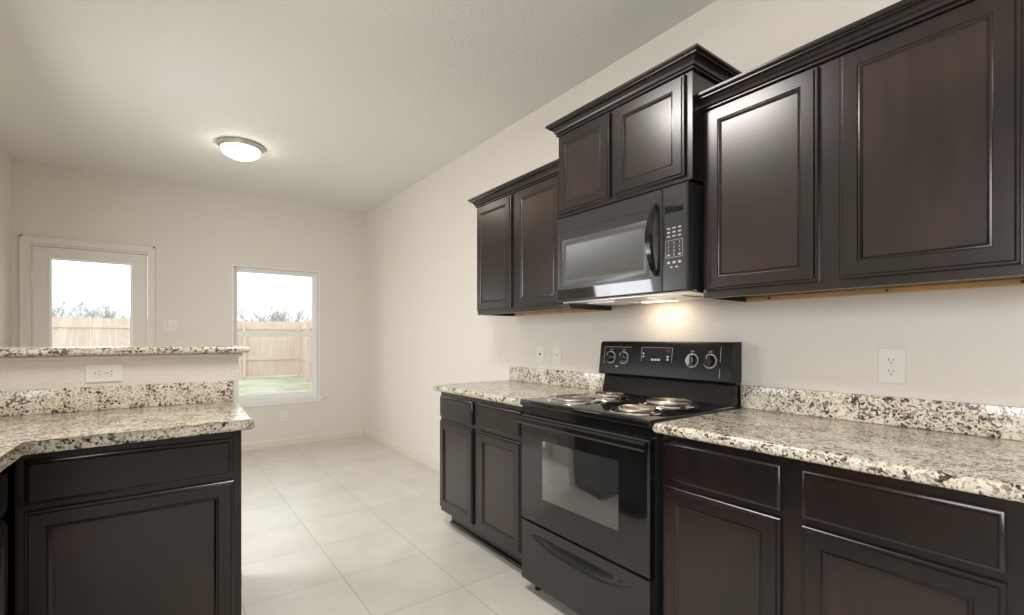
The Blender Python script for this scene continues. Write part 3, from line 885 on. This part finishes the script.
# ------------------------------------------------------------------ ceiling lights
CL = (-1.555, 4.345, H)
r = thing('ceiling_light', 'lit round dome ceiling light with nickel ring in the dining end', 'ceiling light', CL)
PC = lambda u, v, n: Vector((CL[0] + u, CL[1] + v, H - n))
bm = bmesh.new(); lathe(bm, PC, [(.155, .0005), (.164, .003), (.168, .010), (.166, .018), (.158, .022), (.156, .028), (.148, .034), (.142, .038), (.138, .034)], 56); obj('metal_ring', bm, 'nickel', r)
bm = bmesh.new(); lathe(bm, PC, [(.139, .037)] + [(.139 * math.cos(a), .037 + .075 * math.sin(a)) for a in [PI / 2 * k / 12 for k in range(1, 12)]] + [(0, .112)], 56); obj('glass_dome', bm, 'dome', r)
bm = bmesh.new(); lathe(bm, PC, [(.003, .112), (.010, .114), (.012, .119), (.007, .124), (.008, .129), (0, .134)], 20); obj('finial', bm, 'nickel', r)

r = thing('ceiling_light', 'long white lit ceiling fixture over the kitchen aisle', 'ceiling light', (-1.55, 1.62, H))
bm = bmesh.new(); box(bm, -1.72, -1.38, 1.27, 1.97, H - .03, H - .0005, bev=.004); obj('housing', bm, 'vinyl', r)
bm = bmesh.new(); prof_ext(bm, [(-1.70, H - .0302), (-1.685, H - .070), (-1.64, H - .088), (-1.46, H - .088), (-1.415, H - .070), (-1.40, H - .0302)], 1.29, 1.95); obj('diffuser', bm, 'diffuser', r)

# ------------------------------------------------------------------ back yard
bm = bmesh.new(); bmesh.ops.create_grid(bm, x_segments=2, y_segments=2, size=90)
bmesh.ops.translate(bm, vec=(0, 0, -0.125), verts=bm.verts[:])
o = obj('lawn', bm, 'lawn'); tag(o, 'pale green lawn of the back yard outside the window', 'lawn', kind='structure')


def fence(label, a, b2, posts):
    a, b2 = Vector((*a, 0)), Vector((*b2, 0)); d = (b2 - a); ln = d.length; d.normalize(); nrm = Vector((d.y, -d.x, 0))
    if nrm.dot(Vector((-1, 6, 0)) - a) < 0: nrm = -nrm
    r = thing('wooden_fence', label, 'fence', a)
    P = lambda u, v, n: a + d * u + nrm * n + Vector((0, 0, v))
    random.seed(int(ln * 10))
    bm = bmesh.new(); u = 0
    while u < ln:
        w = .14; t_ = random.uniform(-.012, .012); n0 = random.uniform(0, .004)
        prism(bm, P, [(u + .003, -.09), (min(u + w, ln) - .002, -.09), (min(u + w, ln) - .002, 1.80 + t_), (u + w / 2, 1.82 + t_), (u + .003, 1.80 + t_)], n0, n0 + .018); u += w
    obj('boards', bm, 'fence', r, smooth=False)
    for z in (.22, .44 + .03, 1.52):
        if z == .22: continue
        bm = bmesh.new(); prism(bm, P, [(0, z), (ln, z), (ln, z + .09), (0, z + .09)], .0225, .06); obj('rail', bm, 'fence', r, smooth=False)
    for k in range(posts):
        u = ln * k / max(posts - 1, 1); u = min(max(u, .05), ln - .05)
        bm = bmesh.new(); prism(bm, P, [(u - .045, -.12), (u + .045, -.12), (u + .045, 1.72), (u - .045, 1.72)], .061, .15); obj('post', bm, 'fence', r, smooth=False)


fence('pale new wooden board fence running across the far end of the yard', (-7.5, 18.2), (2.7, 18.2), 5)
fence('pale wooden side fence meeting the far fence at the corner', (1.95, 17.98), (0.95, 8.5), 5)

# bare trees far beyond the fence
def tree_mesh(seed):
    rnd = random.Random(seed); bm = bmesh.new()
    def grow(p, d, ln, rad, lvl):
        pts = [p]; rs = [rad]; q = p
        for k in range(3):
            d = (d + Vector((rnd.uniform(-.14, .14), rnd.uniform(-.14, .14), rnd.uniform(-.02, .10)))).normalized()
            q = q + d * ln / 3; pts.append(q); rs.append(rad * (1 - .2 * (k + 1)))
        tube(bm, pts, [max(q_, .010) for q_ in rs], 3 if lvl > 1 else 5)
        if lvl >= 5: return
        for k in range(5 if lvl == 0 else 4 if lvl < 2 else 3):
            i = rnd.choice((1, 2, 3, 3)); a = rnd.uniform(0, 2 * PI); sp = rnd.uniform(.35, .85)
            side = Vector((math.cos(a), math.sin(a), .15))
            grow(pts[i], (d + side * sp).normalized(), ln * rnd.uniform(.55, .78), rs[i] * .66, lvl + 1)
    grow(Vector((0, 0, 0)), Vector((0, 0, 1)), 1.5, .12, 0)
    bmesh.ops.scale(bm, vec=(1, 1, 1), verts=bm.verts[:])
    me_top = max(v.co.z for v in bm.verts); bmesh.ops.scale(bm, vec=(1 / me_top * 7,) * 3, verts=bm.verts[:])
    return bm


protos = []
LW = ('bare grey winter tree beyond the fence, seen through the window', 'bare trees seen through the window')
LD = ('bare grey winter tree beyond the fence, seen through the door glass', 'bare trees seen through the door glass')
def ray_xy(u, y):
    a = (u - 512) / F_PX; s, c = math.sin(YAW), math.cos(YAW)
    return (s + a * c) * y / (c - a * s) - D
rnd = random.Random(5)
dep = (50, 59, 68, 77, 86)
spots = [(u, dep[i % 5], k, LW) for i, (u, k) in enumerate(((239, .8), (249, .95), (259, 1.2), (268, 1.2), (277, 1.3), (286, 1.3), (295, 1.25), (304, .9), (313, .9)))]
spots += [(u, (50, 62, 74, 86, 98)[(i + 3) % 5], k, LD) for i, (u, k) in enumerate(((56, 1.2), (66, 1.0), (74, 1.1), (85, 1.05), (94, 1.1), (103, 1.2), (112, 1.05), (121, .95), (129, .9)))]
for i, (u, y, s, (lb, gp)) in enumerate(spots):
    if i < 4:
        o = obj('bare_tree', tree_mesh(i + 11), 'bark', None, smooth=True); protos.append(o)
    else:
        o = protos[i % 4].copy(); COL.objects.link(o)
    o.location = (ray_xy(u, y), y, -.125); o.rotation_euler = (0, 0, rnd.uniform(0, 6)); s *= .56 * (y / 60); o.scale = (s * 1.25, s * 1.25, s)
    tag(o, lb, 'tree', gp)
